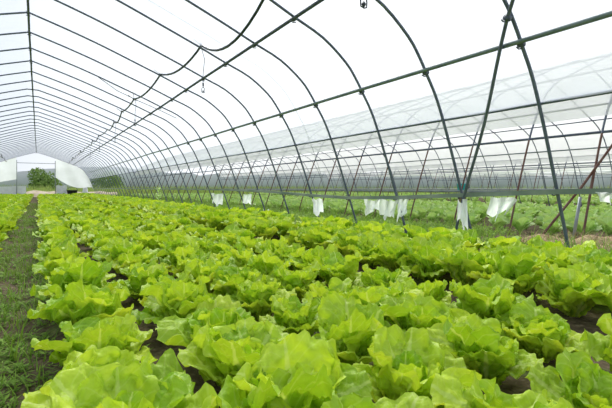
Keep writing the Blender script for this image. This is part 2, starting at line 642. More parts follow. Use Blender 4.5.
# roof film -------------------------------------------------------------------
r = arch_pts(CX, 0, 0.017, 0.62)
yl = list(np.arange(-4.0, NEAR_END + 0.2, 0.45))
V, Fc = [], []
for j, y in enumerate(yl):
    for i, p in enumerate(r):
        sag = 0.012 * math.sin((y - Y0) / SP * PI) ** 2
        V.append((p[0], y, p[2] - sag))
n = len(r)
for j in range(len(yl) - 1):
    for i in range(n - 1):
        Fc.append((j * n + i, j * n + i + 1, (j + 1) * n + i + 1, (j + 1) * n + i))
tag(MB().add(V, Fc).build('ceiling', M['film']), kind='structure')

# rope pressing the film between two hoops
mb = MB().tube(arch_pts(0, 0, 0.032, 0.0), 0.0035, 6)
tag(mb.build('film_rope', M['wire'], loc=(CX, Y0 + 3.6 * SP, 0)), 'thin pale rope stretched over the film between two hoops', 'rope')

# ------------------------------------------------------------------ hose and sprinklers
HX, HH = 1.77, 1.81


HOOK = {4: (1.79, 1.85), 6: (1.70, 1.87), 8: (1.61, 1.77), 10: (1.66, 1.80)}


def hx_at(k):
    return HOOK[k][0] if k in HOOK else HX + 0.04 * math.sin(k)


def hh_at(k):
    return HOOK[k][1] if k in HOOK else HH


def hose(sx, lab):
    pts = []
    rng_k = [-1, 0, 2, 4, 6, 8, 10, 12, 14, 16, 18, 20, 22, 24, 26, 28, 30, 32, 34, 36]
    hooks = []
    for a, b in zip(rng_k[:-1], rng_k[1:]):
        s = 0.24 if a < 4 else (0.10 + 0.05 * math.sin(a * 2.1))
        nn = 10
        for i in range(nn):
            t = i / nn
            pts.append((sx * (hx_at(a) * (1 - t) + hx_at(b) * t), Y0 + (a + (b - a) * t) * SP, H + hh_at(a) * (1 - t) + hh_at(b) * t - s * 4 * t * (1 - t) * (1.0 if a < 4 else 0.9)))
        hooks.append((sx * hx_at(a), Y0 + a * SP, H + hh_at(a)))
    o = MB().tube(pts, 0.0155, 8).build('irrigation_hose', M['hose'])
    tag(o, lab, 'hose')
    for (hx, hy, hz) in hooks:
        if sx > 0 or hy > 15:
            mb = MB()
            mb.tube([(hx - 0.015, hy - 0.01, hz - 0.02), (hx, hy, hz + 0.015), (hx - 0.02 * sx, hy, H + 1.89)], 0.004, 5)
            mb.tube([(hx - 0.11, hy - 0.01, hz + 0.06), (hx + 0.05, hy + 0.01, hz - 0.03)], 0.006, 6)
            mb.tube([(hx - 0.016, hy - 0.014, hz), (hx + 0.016, hy + 0.014, hz)], 0.016, 6)
            mb.build('hook', M['hose'], o)
    return o


hose(1, 'black irrigation hose looped from hoop to hoop under the right roof slope')
hose(-1, 'black irrigation hose under the left roof slope at the far end')
for i, k in enumerate([0, 4, 8, 12, 16, 20]):
    y = Y0 + k * SP
    x = hx_at(k) + (-0.28 if k == 0 else 0.02)
    ln = 0.80 if k == 0 else 0.54
    s = thing('hanging_sprinkler', (x, y, H + HH - ln), ['sprinkler with its small ring nozzle hanging at the top edge of the photo', 'sprinkler on a long thin drop tube below the nearest loop of the hose', 'sprinkler on a drop tube below the hose, third from the camera', 'small sprinkler hanging from the hose, fourth from the camera', 'small distant sprinkler below the hose, fifth from the camera', 'tiny farthest sprinkler hanging from the hose'][i], 'sprinkler', 'sprinklers on the hose')
    MB().tube([(-0.15 * 0 + (0.28 if k == 0 else -0.02), 0, ln - 0.012), (0.02, 0, ln * 0.75), (0, 0, ln * 0.4), (0, 0, 0.05)], 0.0038, 6).build('drop_tube', M['hose'], s)
    MB().lathe([(0.004, 0.10), (0.011, 0.095), (0.011, 0.055), (0.006, 0.05), (0.006, 0.03)], n=10).build('weight', M['hose'], s)
    mb = MB()
    mb.tube([(0, 0, 0.035), (-0.018, 0, 0.025), (-0.022, 0, 0.0), (-0.02, 0, -0.03), (0, 0, -0.036), (0.02, 0, -0.03), (0.022, 0, 0.0), (0.018, 0, 0.025), (0, 0, 0.035)], 0.004, 6)
    nz_ = mb.build('nozzle', M['hose'], s)
    MB().lathe([(0.003, 0.0), (0.012, -0.012), (0.012, -0.018), (0.003, -0.034)], n=10).build('spray_plate', M['hose'], nz_)
# slack cord across two hoops
y = Y0 + 8 * SP
mb = MB().tube([(0.95, y, H + 2.13), (1.3, y, H + 1.9), (1.7, y, H + 1.74), (2.1, y, H + 1.60), (2.45, y, H + 1.46)], 0.006, 6)
tag(mb.build('slack_cord', M['hose']), 'slack dark cord strung under the roof slope below the hose', 'cord')

# ------------------------------------------------------------------ leaves and plants
def leaf_arrays(L_, W, f0, f1, cup, frill, seed, nu=12, nv=15, bull=0.0, pw=1.3, twist=0.0, base=0.2):
    R = random.Random(seed)
    ph = [R.random() * 6.28 for _ in range(8)]
    # mid line
    steps = 40
    mid = [(0.0, 0.0)]
    for i in range(steps):
        t = (i + 0.5) / steps
        a = f0 + (f1 - f0) * t ** pw
        mid.append((mid[-1][0] + math.sin(a) * L_ / steps, mid[-1][1] + math.cos(a) * L_ / steps))
    V, UV = [], []
    k1 = R.uniform(7, 11)
    k2 = k1 * R.uniform(1.9, 2.4)
    shoulder = R.uniform(0.56, 0.68)
    for j in range(nv + 1):
        v = j / nv
        for i in range(nu + 1):
            u = math.sin(0.5 * PI * (-1 + 2 * i / nu))
            uu = abs(u)
            # broad rounded outline: the last row is the round tip
            vv = v * (shoulder + (1 - shoulder) * math.sqrt(max(0.0, 1 - u * u)))
            s = max(0, min(1, (vv - 0.04) / 0.52))
            s = s * s * (3 - 2 * s)
            wdt = W * (base + (1 - base) * s) * (1 - 0.10 * max(0, vv - 0.6) / 0.4)
            q = math.atan2(u * W, (vv - 0.45) * L_)
            e = max(uu, v ** 1.2) * min(1, 0.25 + vv * 1.8)
            wv = math.sin(k1 * q + ph[0]) * (0.7 + 0.3 * math.sin(2.1 * q + ph[1])) + 0.25 * math.sin(k2 * q + ph[2])
            lob = 1 + 0.03 * e ** 4 * math.sin(k2 * q + ph[3])
            vp = max(0, min(1, vv * (1 + (lob - 1) * 0.7)))
            k = vp * steps
            i0 = min(int(k), steps - 1)
            t = k - i0
            mx = mid[i0][0] * (1 - t) + mid[i0 + 1][0] * t
            mz = mid[i0][1] * (1 - t) + mid[i0 + 1][1] * t
            a = f0 + (f1 - f0) * max(vv, 0.001) ** pw
            nx, nz_ = -math.cos(a), math.sin(a)            # towards the heart
            d = cup * uu ** 1.7 * wdt * (0.6 + 0.4 * v)
            d += frill * W * e ** 3.2 * wv
            d += frill * W * 0.35 * e * math.sin(k1 * 0.5 * q + ph[5])
            if bull:
                d += bull * noise.noise(Vector((u * 2.6 + ph[0], v * 5, ph[1]))) * (1 - 0.6 * math.exp(-uu * 8))
                d += bull * 0.6 * noise.noise(Vector((u * 6 + ph[0], v * 11, ph[2])))
            d -= 0.07 * W * math.exp(-(u / 0.16) ** 2) * (1 - v)      # rib keel
            yy = u * wdt * lob
            tw = twist * v * u * W
            V.append((mx + nx * d, yy, mz + nz_ * d + tw))
            UV.append((0.5 + 0.5 * u, v))
    Fc = [(j * (nu + 1) + i, j * (nu + 1) + i + 1, (j + 1) * (nu + 1) + i + 1, (j + 1) * (nu + 1) + i) for j in range(nv) for i in range(nu)]
    return np.array(V), Fc, np.array(UV)


D = math.radians
KIND = {
    'outer': dict(L_=(0.19, 0.235), W=(0.078, 0.10), f0=(22, 38), f1=(58, 98), cup=(0.0, 0.3), frill=(0.13, 0.22)),
    'mid':   dict(L_=(0.20, 0.245), W=(0.075, 0.098), f0=(8, 20), f1=(30, 62), cup=(0.1, 0.4), frill=(0.14, 0.22)),
    'inner': dict(L_=(0.15, 0.20), W=(0.055, 0.078), f0=(0, 10), f1=(10, 34), cup=(0.3, 0.6), frill=(0.12, 0.22)),
}
# order: ring, count
RINGS = [('outer', 6), ('mid', 6), ('inner', 4)]


def leaf_kind(kind, seed, nu, nv, bull):
    R = random.Random(seed * 77 + len(kind))
    q = {k: R.uniform(*v) for k, v in KIND[kind].items()}
    return leaf_arrays(q['L_'], q['W'], D(q['f0']), D(q['f1']), q['cup'], q['frill'], seed, nu, nv, bull, R.uniform(1.1, 1.7), R.uniform(-0.35, 0.35))


def plant_plan(seed, rings=RINGS):
    R = random.Random(seed)
    out = []
    az = R.random() * 6.28
    i = 0
    for kind, cnt in rings:
        for _ in range(cnt):
            az += 2.39996 + R.uniform(-0.25, 0.25)
            rad = {'outer': 0.018, 'mid': 0.012, 'inner': 0.006}[kind]
            sc_ = R.uniform(0.85, 1.12)
            out.append((kind, az, rad, sc_, R.randrange(10 ** 6)))
            i += 1
    return out


def lettuce_mb(seed, nu, nv, bull, rings=RINGS):
    mb = MB()
    for kind, az, rad, s, ls in plant_plan(seed, rings):
        V, Fc, UV = leaf_kind(kind, ls, nu, nv, bull)
        V = V * s
        V[:, 0] += rad
        c, sn = math.cos(az), math.sin(az)
        W_ = np.stack([V[:, 0] * c - V[:, 1] * sn, V[:, 0] * sn + V[:, 1] * c, V[:, 2]], 1)
        mb.add(W_, Fc, UV)
    return mb


# library of single leaves for the nearest plants
LIB = {}
for kind in ('outer', 'mid', 'inner'):
    LIB[kind] = []
    for q in range(12):
        V, Fc, UV = leaf_kind(kind, 100 + q * 13, 26, 28, 0.019)
        LIB[kind].append(MB().add(V, Fc, UV).mesh('leaf', M['lettuce']))
MIDP = [lettuce_mb(900 + q, 10, 15, 0.015).mesh('lettuce', M['lettuce']) for q in range(14)]
FAR_RINGS = [('outer', 5), ('mid', 5), ('inner', 2)]
LOWP = []
for q in range(8):
    b_ = lettuce_mb(300 + q, 4, 5, 0.0, FAR_RINGS)
    LOWP.append((np.concatenate(b_.v), np.array(b_.f), np.concatenate(b_.uv)))

# planting: (row x, phrase, size)
ROWS = [(0.155, 'first row right of the footpath', 1.0), (0.50, 'second row right of the footpath', 0.96), (0.83, 'third row right of the footpath', 0.95),
        (1.15, 'fourth row right of the footpath', 0.95), (1.50, 'last row before the dark furrow', 0.98),
        (2.12, 'first row beyond the dark furrow', 1.12), (2.45, 'second row beyond the dark furrow', 1.10), (2.78, 'third row beyond the dark furrow', 1.10), (3.11, 'row nearest the open side wall', 1.05),
        (-0.43, 'first row left of the footpath', 1.0), (-0.76, 'second row left of the footpath', 1.0), (-1.10, 'third row left of the footpath', 1.0)] + \
       [(-1.45 - 0.34 * i, 'row far left', 1.0) for i in range(6)]
plants = []
for ri, (rx, phrase, sz) in enumerate(ROWS):
    R = random.Random(500 + ri)
    y = 0.10 + R.random() * 0.25
    while y < NEAR_END - 0.7:
        x = rx + R.uniform(-0.035, 0.035)
        yy = y + R.uniform(-0.03, 0.03)
        if R.random() > 0.06 or y < 1.6:
            p = project(x, yy, 0.14)
            if p:
                px, py, d = p
                mar = 0.24 * F / d
                far_enough = (x * x + yy * yy) > 0.40 ** 2
                if -mar - 260 < px < 612 + mar + 60 and far_enough and py < 408 + mar * 1.0:
                    seen = -mar * 0.5 < px < 612 + mar * 0.5 and py < 408 + mar * 0.42
                    plants.append([d, ri, x, yy, sz * (R.uniform(0.88, 1.12) if yy < 3.2 else R.uniform(0.84, 1.12)), R.random() * 6.28, R.randrange(10 ** 6), seen])
        y += 0.29 + R.uniform(-0.03, 0.035)
plants.sort(key=lambda t: t[0])
vis = [p for p in plants if p[7]]
single = vis[:300]
leafy = 64
ids = {id(p) for p in single}
rest = [p for p in plants if id(p) not in ids]
cnt = {}
order = {}
for p in sorted(single, key=lambda t: t[3]):
    cnt[p[1]] = cnt.get(p[1], 0) + 1
    order[id(p)] = cnt[p[1]]
for i, p in enumerate(single):
    d, ri, x, y, s, rz, seed, _ = p
    lab = 'bright green lettuce, %s from the front in the %s' % (nth(order[id(p)]), ROWS[ri][1])
    R = random.Random(seed)
    tilt = (R.uniform(-0.12, 0.12), R.uniform(-0.12, 0.12), rz)
    if i < leafy:
        t = thing('lettuce', (x, y, gz(x, y) - 0.004), lab, 'lettuce', 'lettuces in the beds')
        t.rotation_euler = tilt
        t.scale = (s, s, s)
        for kind, az, rad, ls, lseed in plant_plan(seed):
            me = LIB[kind][lseed % len(LIB[kind])]
            o = link('leaf', me, t, (rad * math.cos(az), rad * math.sin(az), 0))
            o.rotation_euler = (0, 0, az)
            RR = random.Random(lseed)
            o.scale = (ls, ls * RR.uniform(0.85, 1.12) * RR.choice((-1, 1)), ls * RR.uniform(0.9, 1.1))
    else:
        t = tag(link('lettuce', MIDP[seed % len(MIDP)], None, (x, y, gz(x, y) - 0.004)), lab, 'lettuce', 'lettuces in the beds')
        t.rotation_euler = tilt
        t.scale = (s, s, s)


def scatter(name, protos, items, m):
    """one object holding many far plants: items are (x, y, z, scale, rotation, index)"""
    mbs, fs, uvs, n = [], [], [], 0
    for (x, y, z, s, rz, q) in items:
        v, f, uv = protos[q % len(protos)]
        c, sn = math.cos(rz) * s, math.sin(rz) * s
        mbs.append(np.stack([v[:, 0] * c - v[:, 1] * sn + x, v[:, 0] * sn + v[:, 1] * c + y, v[:, 2] * s + z], 1))
        fs.append(f + n)
        uvs.append(uv)
        n += len(v)
    v = np.concatenate(mbs); f = np.concatenate(fs); uv = np.concatenate(uvs)
    me = bpy.data.meshes.new(name)
    me.vertices.add(len(v)); me.vertices.foreach_set('co', v.astype(np.float32).ravel())
    k = f.shape[1]
    me.loops.add(f.size); me.loops.foreach_set('vertex_index', f.astype(np.int32).ravel())
    me.polygons.add(len(f)); me.polygons.foreach_set('loop_start', (np.arange(len(f)) * k).astype(np.int32))
    me.polygons.foreach_set('loop_total', np.full(len(f), k, np.int32))
    lay = me.uv_layers.new(name='UVMap')
    lay.data.foreach_set('uv', uv[f.ravel()].astype(np.float32).ravel())
    me.materials.append(m)
    me.polygons.foreach_set('use_smooth', [True] * len(f))
    me.update(calc_edges=True)
    me.validate()
    return link(name, me)


o = scatter('distant_lettuce', LOWP, [(p[2], p[3], -0.004, p[4], p[5], p[6]) for p in rest], M['lettuce'])
tag(o, 'rows of bright green lettuce stretching away to the far end of the tunnel', 'lettuce', None, 'stuff')


# ------------------------------------------------------------------ grass and weeds
def blade(h, w_, bend, seg=3):
    V, UV = [], []
    for j in range(seg + 1):
        t = j / seg
        ww = w_ * (1 - t) ** 0.7 * (1 if j < seg else 0.1)
        for sgn in (-1, 1):
            V.append((bend * h * t * t, sgn * ww / 2, h * t * (1 - 0.25 * bend * t)))
            UV.append((0.5 + 0.5 * sgn, t))
    return np.array(V), np.array([(2 * j, 2 * j + 1, 2 * j + 3, 2 * j + 2) for j in range(seg)]), np.array(UV)


def weed(n, r, seed):
    R = random.Random(seed)
    vs, fs, us, k = [], [], [], 0
    for i in range(n):
        a = R.random() * 6.28; el = R.uniform(0.1, 0.9); l = r * R.uniform(0.5, 1.1); w_ = l * R.uniform(0.3, 0.5)
        hx = R.uniform(0, r); z0 = R.uniform(0, r * 0.8)
        c, s = math.cos(a), math.sin(a)
        pts = [(0, 0), (l * 0.45, w_ / 2), (l, 0), (l * 0.45, -w_ / 2)]
        V = [((hx * 0.3 + p) * c - q * s, (hx * 0.3 + p) * s + q * c, z0 + p * math.sin(el) * 0.6) for p, q in pts]
        vs += V; us += [(0.5, 0), (1, .4), (.5, 1), (0, .4)]
        fs.append((k, k + 1, k + 2, k + 3)); k += 4
    return np.array(vs), np.array(fs), np.array(us)


B_SHORT = [blade(R_, 0.006, b_) for R_, b_ in ((0.05, 0.5), (0.08, 0.8), (0.06, 1.0), (0.11, 0.6))]
W_SMALL = [weed(9, 0.03, i) for i in range(6)]
items_b, items_w = [], []
for i in range(7000):
    x = random.uniform(-0.34, 0.10); y = 0.5 + 20 * random.random() ** 1.7
    if noise.noise(Vector((x * 5, y * 2.5, 1))) > -0.15:
        items_b.append((x, y, gz(x, y) - 0.003, random.uniform(0.6, 1.3), random.random() * 6.28, random.randrange(99)))
for i in range(2600):
    x = random.uniform(-0.36, 0.10); y = 0.5 + 12 * random.random() ** 1.6
    if noise.noise(Vector((x * 5, y * 2.5, 9))) > -0.1:
        items_w.append((x, y, gz(x, y), random.uniform(0.6, 1.2), random.random() * 6.28, random.randrange(99)))
for i in range(1500):
    x = random.uniform(0.1, 3.3); y = 0.5 + 5 * random.random()
    if noise.noise(Vector((x * 3, y * 3, 5))) > 0.05:
        items_w.append((x, y, gz(x, y), random.uniform(0.5, 1.0), random.random() * 6.28, random.randrange(99)))
tag(scatter('path_grass', B_SHORT, items_b, M['grass']), 'short green grass growing along the bare footpath', 'grass', None, 'stuff')
tag(scatter('ground_weeds', W_SMALL, items_w, M['grass']), 'tiny leafy weeds on the soil of the footpath and beds', 'weeds', None, 'stuff')
B_TALL = [blade(R_, 0.009, b_, 4) for R_, b_ in ((0.22, 0.4), (0.30, 0.7), (0.18, 1.0), (0.36, 0.5))]
it = []
for i in range(22000):
    x = random.uniform(3.35, 5.3); y = 0.8 + 33 * random.random() ** 1.6
    if noise.noise(Vector((x * 1.3, y * 0.8, 3))) > -0.12 and not (y < 3.2 and x > 4.2):
        it.append((x, y, gz(x, y) - 0.01, random.uniform(0.5, 1.0), random.random() * 6.28, random.randrange(99)))
itw = [(random.uniform(3.3, 5.4), 0.8 + 14 * random.random() ** 1.4, 0.0, random.uniform(1.2, 3.0), random.random() * 6.28, random.randrange(99)) for _ in range(3500)]
tag(scatter('verge_weeds', W_SMALL, [q for q in itw if not (q[1] < 3.2 and q[0] > 4.2)], M['grass']), 'low leafy weeds under the grass between the two tunnels', 'weeds', None, 'stuff')
tag(scatter('verge_grass', B_TALL, it, M['grass']), 'rough green grass in the strip between the two tunnels', 'grass', None, 'stuff')

# ------------------------------------------------------------------ neighbouring tunnels
NX = 8.90


def make_polytunnel(cx, label, nh, yoff, rusty):
    root = thing('polytunnel', (cx, 0, 0), label, 'polytunnel')
    sm = M['rust'] if rusty else M['steel']
    # lower legs are rusty, upper bows grey: two materials on one mesh
    me = MB().tube(arch_pts(0, 0)[::2], 0.0125, 6).mesh('hoop', [M['steel'], M['rust']])
    for p in me.polygons:
        if p.center.z < H + 0.70 and p.center.x < 0:
            p.material_index = 1
    for k in range(nh):
        link('hoop', me, root, (0, yoff + k * SP * 0.97, 0))
    y1 = yoff + (nh - 1) * SP * 0.97
    for (h, sgn, r, m) in ((1.62, -1, 0.014, 'dark_steel'), (1.02, -1, 0.012, 'grey_steel'), (0.66, -1, 0.016, 'steel'), (1.02, 1, 0.018, 'green_steel'), (0.66, 1, 0.016, 'steel'), (1.62, 1, 0.014, 'dark_steel')):
        x = sgn * (half_at(h) - 0.02)
        MB().tube([(x, -1, H + h), (x, y1 * 0.5, H + h - 0.01), (x, y1, H + h)], r, 6).build('purlin', M[m], root)
    MB().tube([(0, -1, H + 2.45), (0, y1, H + 2.45)], 0.016, 6).build('purlin', M['dark_steel'], root)
    for sgn in (-1, 1):
        x = sgn * (half_at(-0.05) - 0.02)
        MB().box((x, (y1 - 1) / 2, H - 0.05), (0.02, y1 + 1, 0.035)).build('side_rail', M['grey_steel'], root)
    r = arch_pts(0, 0, 0.017, 0.80)
    yl = list(np.arange(-2.5, y1 + 0.2, 0.9))
    V = [(p[0], y, p[2]) for y in yl for p in r]
    n = len(r)
    Fc = [(j * n + i, j * n + i + 1, (j + 1) * n + i + 1, (j + 1) * n + i) for j in range(len(yl) - 1) for i in range(n - 1)]
    MB().add(V, Fc).build('film_cover', M['film_far'], root)
    return root


t1 = make_polytunnel(NX, 'white-filmed polytunnel with rusty hoop legs just beyond the open right wall', 36, 1.49, True)
t2 = make_polytunnel(NX + 8.9, 'second white polytunnel standing behind the rusty-legged neighbour tunnel', 34, 1.1, True)
t3 = make_polytunnel(NX + 17.8, 'farthest white polytunnel on the right, behind the two others', 30, 1.6, True)
# rusty brace and grey post of the first neighbour
bx = NX - 3.57


def wallpt(px, py, X):
    """a point at lateral distance X that is seen at (px, py)"""
    d = F * X / (CT * (px - 38))
    return X, (d - ST * X) / CT, H - (py - HZ) * d / F


a_ = Vector(wallpt(551, 224, 5.10)); b_ = Vector(wallpt(582, 186, 5.30)); c_ = Vector(wallpt(615, 141, 5.58))
inv = Vector((NX, 0, 0))
MB().tube([tuple(a_ - inv + (a_ - b_) * 0.5), tuple(a_ - inv), tuple(b_ - inv), tuple(c_ - inv), tuple(c_ - inv + (c_ - b_) * 0.8)], 0.0145, 8).build('brace', M['rust'], t1)
a_ = Vector(wallpt(580, 197, 4.6)); b_ = Vector(wallpt(571, 232, 4.55))
b_.z = -0.03
tag(MB().tube([tuple(b_), tuple(a_)], 0.016, 8).build('short_post', M['grey_steel']), 'short grey post leaning behind the nearest hoop leg', 'post')

# ------------------------------------------------------------------ vegetables in the neighbour tunnel
def kale_mb(seed, nu, nv, n=9):
    mb = MB()
    R = random.Random(seed)
    az = R.random() * 6
    for i in range(n):
        az += 2.4 + R.uniform(-0.3, 0.3)
        q = i / n
        V, Fc, UV = leaf_arrays(R.uniform(0.20, 0.27), R.uniform(0.07, 0.10), D(36 - 30 * q), D(88 - 60 * q), R.uniform(-0.1, 0.25), R.uniform(0.04, 0.09), R.randrange(9999), nu, nv, 0.008, 1.5, R.uniform(-0.3, 0.3), 0.12)
        c, sn = math.cos(az), math.sin(az)
        mb.add(np.stack([V[:, 0] * c - V[:, 1] * sn, V[:, 0] * sn + V[:, 1] * c, V[:, 2]], 1), Fc, UV)
    return mb


KM = [kale_mb(40 + i, 5, 7).mesh('leafy_vegetable', M['kale']) for i in range(8)]
KL = []
for i in range(5):
    b_ = kale_mb(70 + i, 3, 4, 7)
    KL.append((np.concatenate(b_.v), np.array(b_.f), np.concatenate(b_.uv)))
veg = []
for ri in range(15):
    x0 = 5.55 + ri * 0.42
    R = random.Random(60 + ri)
    y = 0.4 + R.random() * 0.3
    while y < 32:
        x = x0 + R.uniform(-0.08, 0.08)
        p = project(x, y, 0.2)
        if p and p[0] > 90:
            veg.append((p[2], ri, x, y, R.uniform(0.8, 1.15), R.random() * 6.28, R.randrange(9999), -10 < p[0] < 622))
        y += 0.38 + R.uniform(-0.06, 0.06)
veg.sort(key=lambda t: t[0])
vv = [p for p in veg if p[7]]
sv = vv[:240]
sid = {id(p) for p in sv}
cnt = {}
for p in sorted(sv, key=lambda t: t[3]):
    cnt[p[1]] = cnt.get(p[1], 0) + 1
    o = link('leafy_vegetable', KM[p[6] % 8], None, (p[2], p[3], -0.005))
    o.rotation_euler = (0, 0, p[5]); o.scale = (p[4],) * 3
    tag(o, 'broad-leaved green vegetable in neighbour tunnel, %s from the right in its %s row back' % (nth(cnt[p[1]]), nth(p[1] + 1)), 'vegetable', 'vegetables in the neighbour tunnel')
restv = [(p[2], p[3], -0.005, p[4], p[5], p[6]) for p in veg if id(p) not in sid]
for ri in range(12):
    for k in range(60):
        restv.append((NX + 5.9 + ri * 0.75 + random.uniform(-.1, .1), 1.5 + k * 0.52 + random.uniform(-.1, .1), -0.005, random.uniform(.9, 1.3), random.random() * 6.28, random.randrange(999)))
tag(scatter('distant_vegetable', KL, restv, M['kale']), 'mass of green vegetables farther back in the neighbouring tunnels', 'vegetable', None, 'stuff')
# tall weed with thin stems against the side wall
for (px, Xw, hgt, lab) in ((158.5, 3.3, 0.62, 'tall leafy weed standing above the lettuces near the side wall'),):
    x, y, z = wallpt(px, 205, Xw)
    t = thing('tall_weed', (x, y, -0.01), lab, 'weed')
    MB().tube([(0, 0, 0), (0.02, 0.01, hgt * 0.5), (0.01, 0, hgt)], [0.008, 0.006, 0.003], 6).build('stem', M['grass'], t)
    mb = MB()
    for i in range(26):
        V, Fc, UV = leaf_arrays(random.uniform(0.12, 0.22), 0.03, D(30), D(85), 0.1, 0.05, i, 4, 5, 0, 1.3, 0, 0.15)
        az = i * 2.4
        zz = hgt * (0.15 + 0.8 * i / 26)
        mb.add(np.stack([V[:, 0] * math.cos(az) - V[:, 1] * math.sin(az), V[:, 0] * math.sin(az) + V[:, 1] * math.cos(az), V[:, 2] * 0.7 + zz], 1), Fc, UV)
    mb.build('foliage', M['kale'], t)


# ------------------------------------------------------------------ torn plastic on the side rail
def scrap(px0, px1, ptop, pbot, label, seed, skew=0.0, X=None, cat='plastic sheet'):
    """ragged film hanging from the side rail"""
    Xw = 3.40
    R = random.Random(seed)
    _, ya, za = wallpt(px0, ptop, Xw)
    _, yb, zb = wallpt(px1, ptop, Xw)
    _, ym, zm = wallpt((px0 + px1) / 2, pbot, Xw)
    top = min(za, zb)
    ln = top - zm
    ph = R.random() * 6
    c = ((Xw), (ya + yb) / 2, top)

    K = 7
    R_l = [R.uniform(0.40, 0.85) for _ in range(K + 1)]
    R_l[R.randrange(2, K - 1)] = 1.0
    R_t = [R.choice((0, 0, 0.04, 0.10)) for _ in range(K + 1)]
    R_t[1] = R_t[K - 1] = 0.0

    def lerp(T, u):
        q = u * K
        i0 = min(int(q), K - 1)
        return T[i0] + (T[i0 + 1] - T[i0]) * (q - i0)

    def fn(u, v):
        w_ = 1 - 0.30 * v
        l = ln * (lerp(R_t, u) + (lerp(R_l, u) - lerp(R_t, u)) * v)
        return (0.035 * math.sin(u * 13 + ph + 2 * v) * (0.3 + v) + 0.05 * v * math.sin(ph), (ya + (yb - ya) * (0.5 + (u - 0.5) * w_)) - c[1] + skew * v, -l)
    mb = MB()
    V = [fn(i / 28, j / 10) for j in range(11) for i in range(29)]
    Fc = [(j * 29 + i, j * 29 + i + 1, (j + 1) * 29 + i + 1, (j + 1) * 29 + i) for j in range(10) for i in range(28)]
    mb.add(V, Fc)
    o = mb.build('torn_plastic', M['scrap'], loc=c)
    tag(o, label, cat, 'torn plastic on the side rail')


scrap(311, 321, 198, 217, 'narrow torn plastic strip on the side rail, left of the wide torn sheets', 1)
scrap(364, 380, 199, 216, 'wide torn plastic sheet hanging left of the third nearest hoop leg', 2)
scrap(380, 399, 199, 221, 'pointed torn plastic sheet right against the third nearest hoop leg', 5)
scrap(399, 409, 199, 223, 'narrow torn plastic sheet just right of the third nearest hoop leg', 6)
scrap(457, 467, 199, 239, 'narrow ragged plastic strip hanging where the slanting brace crosses the side rail', 9)
scrap(490, 517, 197, 223, 'large pale torn plastic sheet hanging between the two nearest hoop legs', 11, 0.06)
scrap(594, 622, 192, 206, 'torn plastic sheet hanging from the rail at the right edge', 13)
scrap(211, 223, 193, 208, 'small torn plastic strip far along the side rail', 15)
scrap(243, 252, 194, 206, 'short plastic strip on the far part of the side rail', 17)


# crumpled scraps on the ground
def crumple(px, py, X, size, label, seed):
    x, y, z = wallpt(px, py, X)
    R = random.Random(seed)
    def fn(u, v):
        a, b = (u - 0.5) * size * 1.6, (v - 0.5) * size
        rr = max(0, 1 - ((u - 0.5) * 2) ** 2) * max(0, 1 - ((v - 0.5) * 2) ** 2)
        return (a, b, size * 0.55 * rr * (0.7 + 0.8 * noise.noise(Vector((u * 5, v * 5, seed)))) - 0.01)
    o = MB().grid(fn, 14, 12).build('crumpled_plastic', M['scrap'], loc=(x, y, 0))
    o.rotation_euler = (0, 0, R.random() * 3)
    tag(o, label, 'plastic sheet', 'crumpled plastic by the side wall')


crumple(267, 209, 3.9, 0.36, 'larger crumpled white plastic heap lying behind the side rail', 3)
crumple(234, 206, 3.9, 0.28, 'smaller crumpled white plastic heap lying farther back behind the side rail', 8)

# straw heap by the right edge
x, y, z = wallpt(592, 242, 4.35)


def fn(u, v):
    a, b = (u - 0.5), (v - 0.5)
    rr = max(0, 1 - 4 * a * a) * max(0, 1 - 4 * b * b)
    return (a * 1.0, b * 1.6, 0.15 * rr ** 0.7 * (1 + 0.7 * noise.noise(Vector((u * 5, v * 7, 2)))) - 0.03)


hp = MB().grid(fn, 24, 30).build('straw_heap', M['straw'], loc=(x, y, 0))
tag(hp, 'low heap of brown straw and soil between the tunnels at the right edge', 'heap')
B_STR = [blade(h_, 0.006, b_, 2) for h_, b_ in ((0.14, 1.6), (0.2, 1.9), (0.1, 1.2))]
it = [(random.uniform(-.45, .45), random.uniform(-.75, .75), 0.0, random.uniform(.6, 1), random.random() * 6.28, random.randrange(12)) for _ in range(700)]
it = [(a, b, 0.13 * max(0, 1 - 4 * a * a) ** .7 * max(0, 1 - 1.7 * b * b) ** .7 - 0.02, s, r_, q) for a, b, _, s, r_, q in it]
so_ = scatter('straw', B_STR, it, M['straw'])
so_.parent = hp
so_['kind'] = 'stuff'

# turquoise tub in the neighbour tunnel, seen over the rail
x, y, z = wallpt(461, 190, 12.0)
t = thing('tub', (x, y, -0.01), 'small turquoise tub on a post far behind the crossing brace', 'tub')
MB().tube([(0, 0, 0), (0, 0, 0.5)], 0.03, 8).build('post', M['rust'], t)
MB().lathe([(0.09, 0.5), (0.12, 0.52), (0.14, 0.74), (0.15, 0.75), (0.13, 0.76)], n=14).build('bowl', M['cyan'], t)

# ------------------------------------------------------------------ far gable
YE = NEAR_END + 0.05
t = thing('doorway_frame', (0, YE, 0), 'thin steel door frame at the far open end of the tunnel', 'frame')
for x in (-1.25, 1.02):
    MB().tube([(x, 0, -0.1), (x, 0, H + 2.0 - 0.06 * abs(x))], 0.022, 8).build('post', M['grey_steel'], t)
MB().tube([(-1.25, 0, H + 1.73), (1.02, 0, H + 1.73)], 0.018, 8).build('crossbar', M['grey_steel'], t)


def gable(x0, x1, low, name, label, seed):
    def fn(u, v):
        x = x0 + (x1 - x0) * u
        d = abs(x - CX)
        top = np.interp(d, [p[0] for p in HP], [p[1] for p in HP])
        lo = min(low(u), top - 0.02)
        return (x, 0.03 * math.sin(u * 12 + v * 3), H + lo + (top - lo) * v)
    o = MB().grid(fn, 20, 8).build(name, M['curtain'], loc=(0, YE + 0.06, 0))
    return tag(o, label, 'plastic curtain')


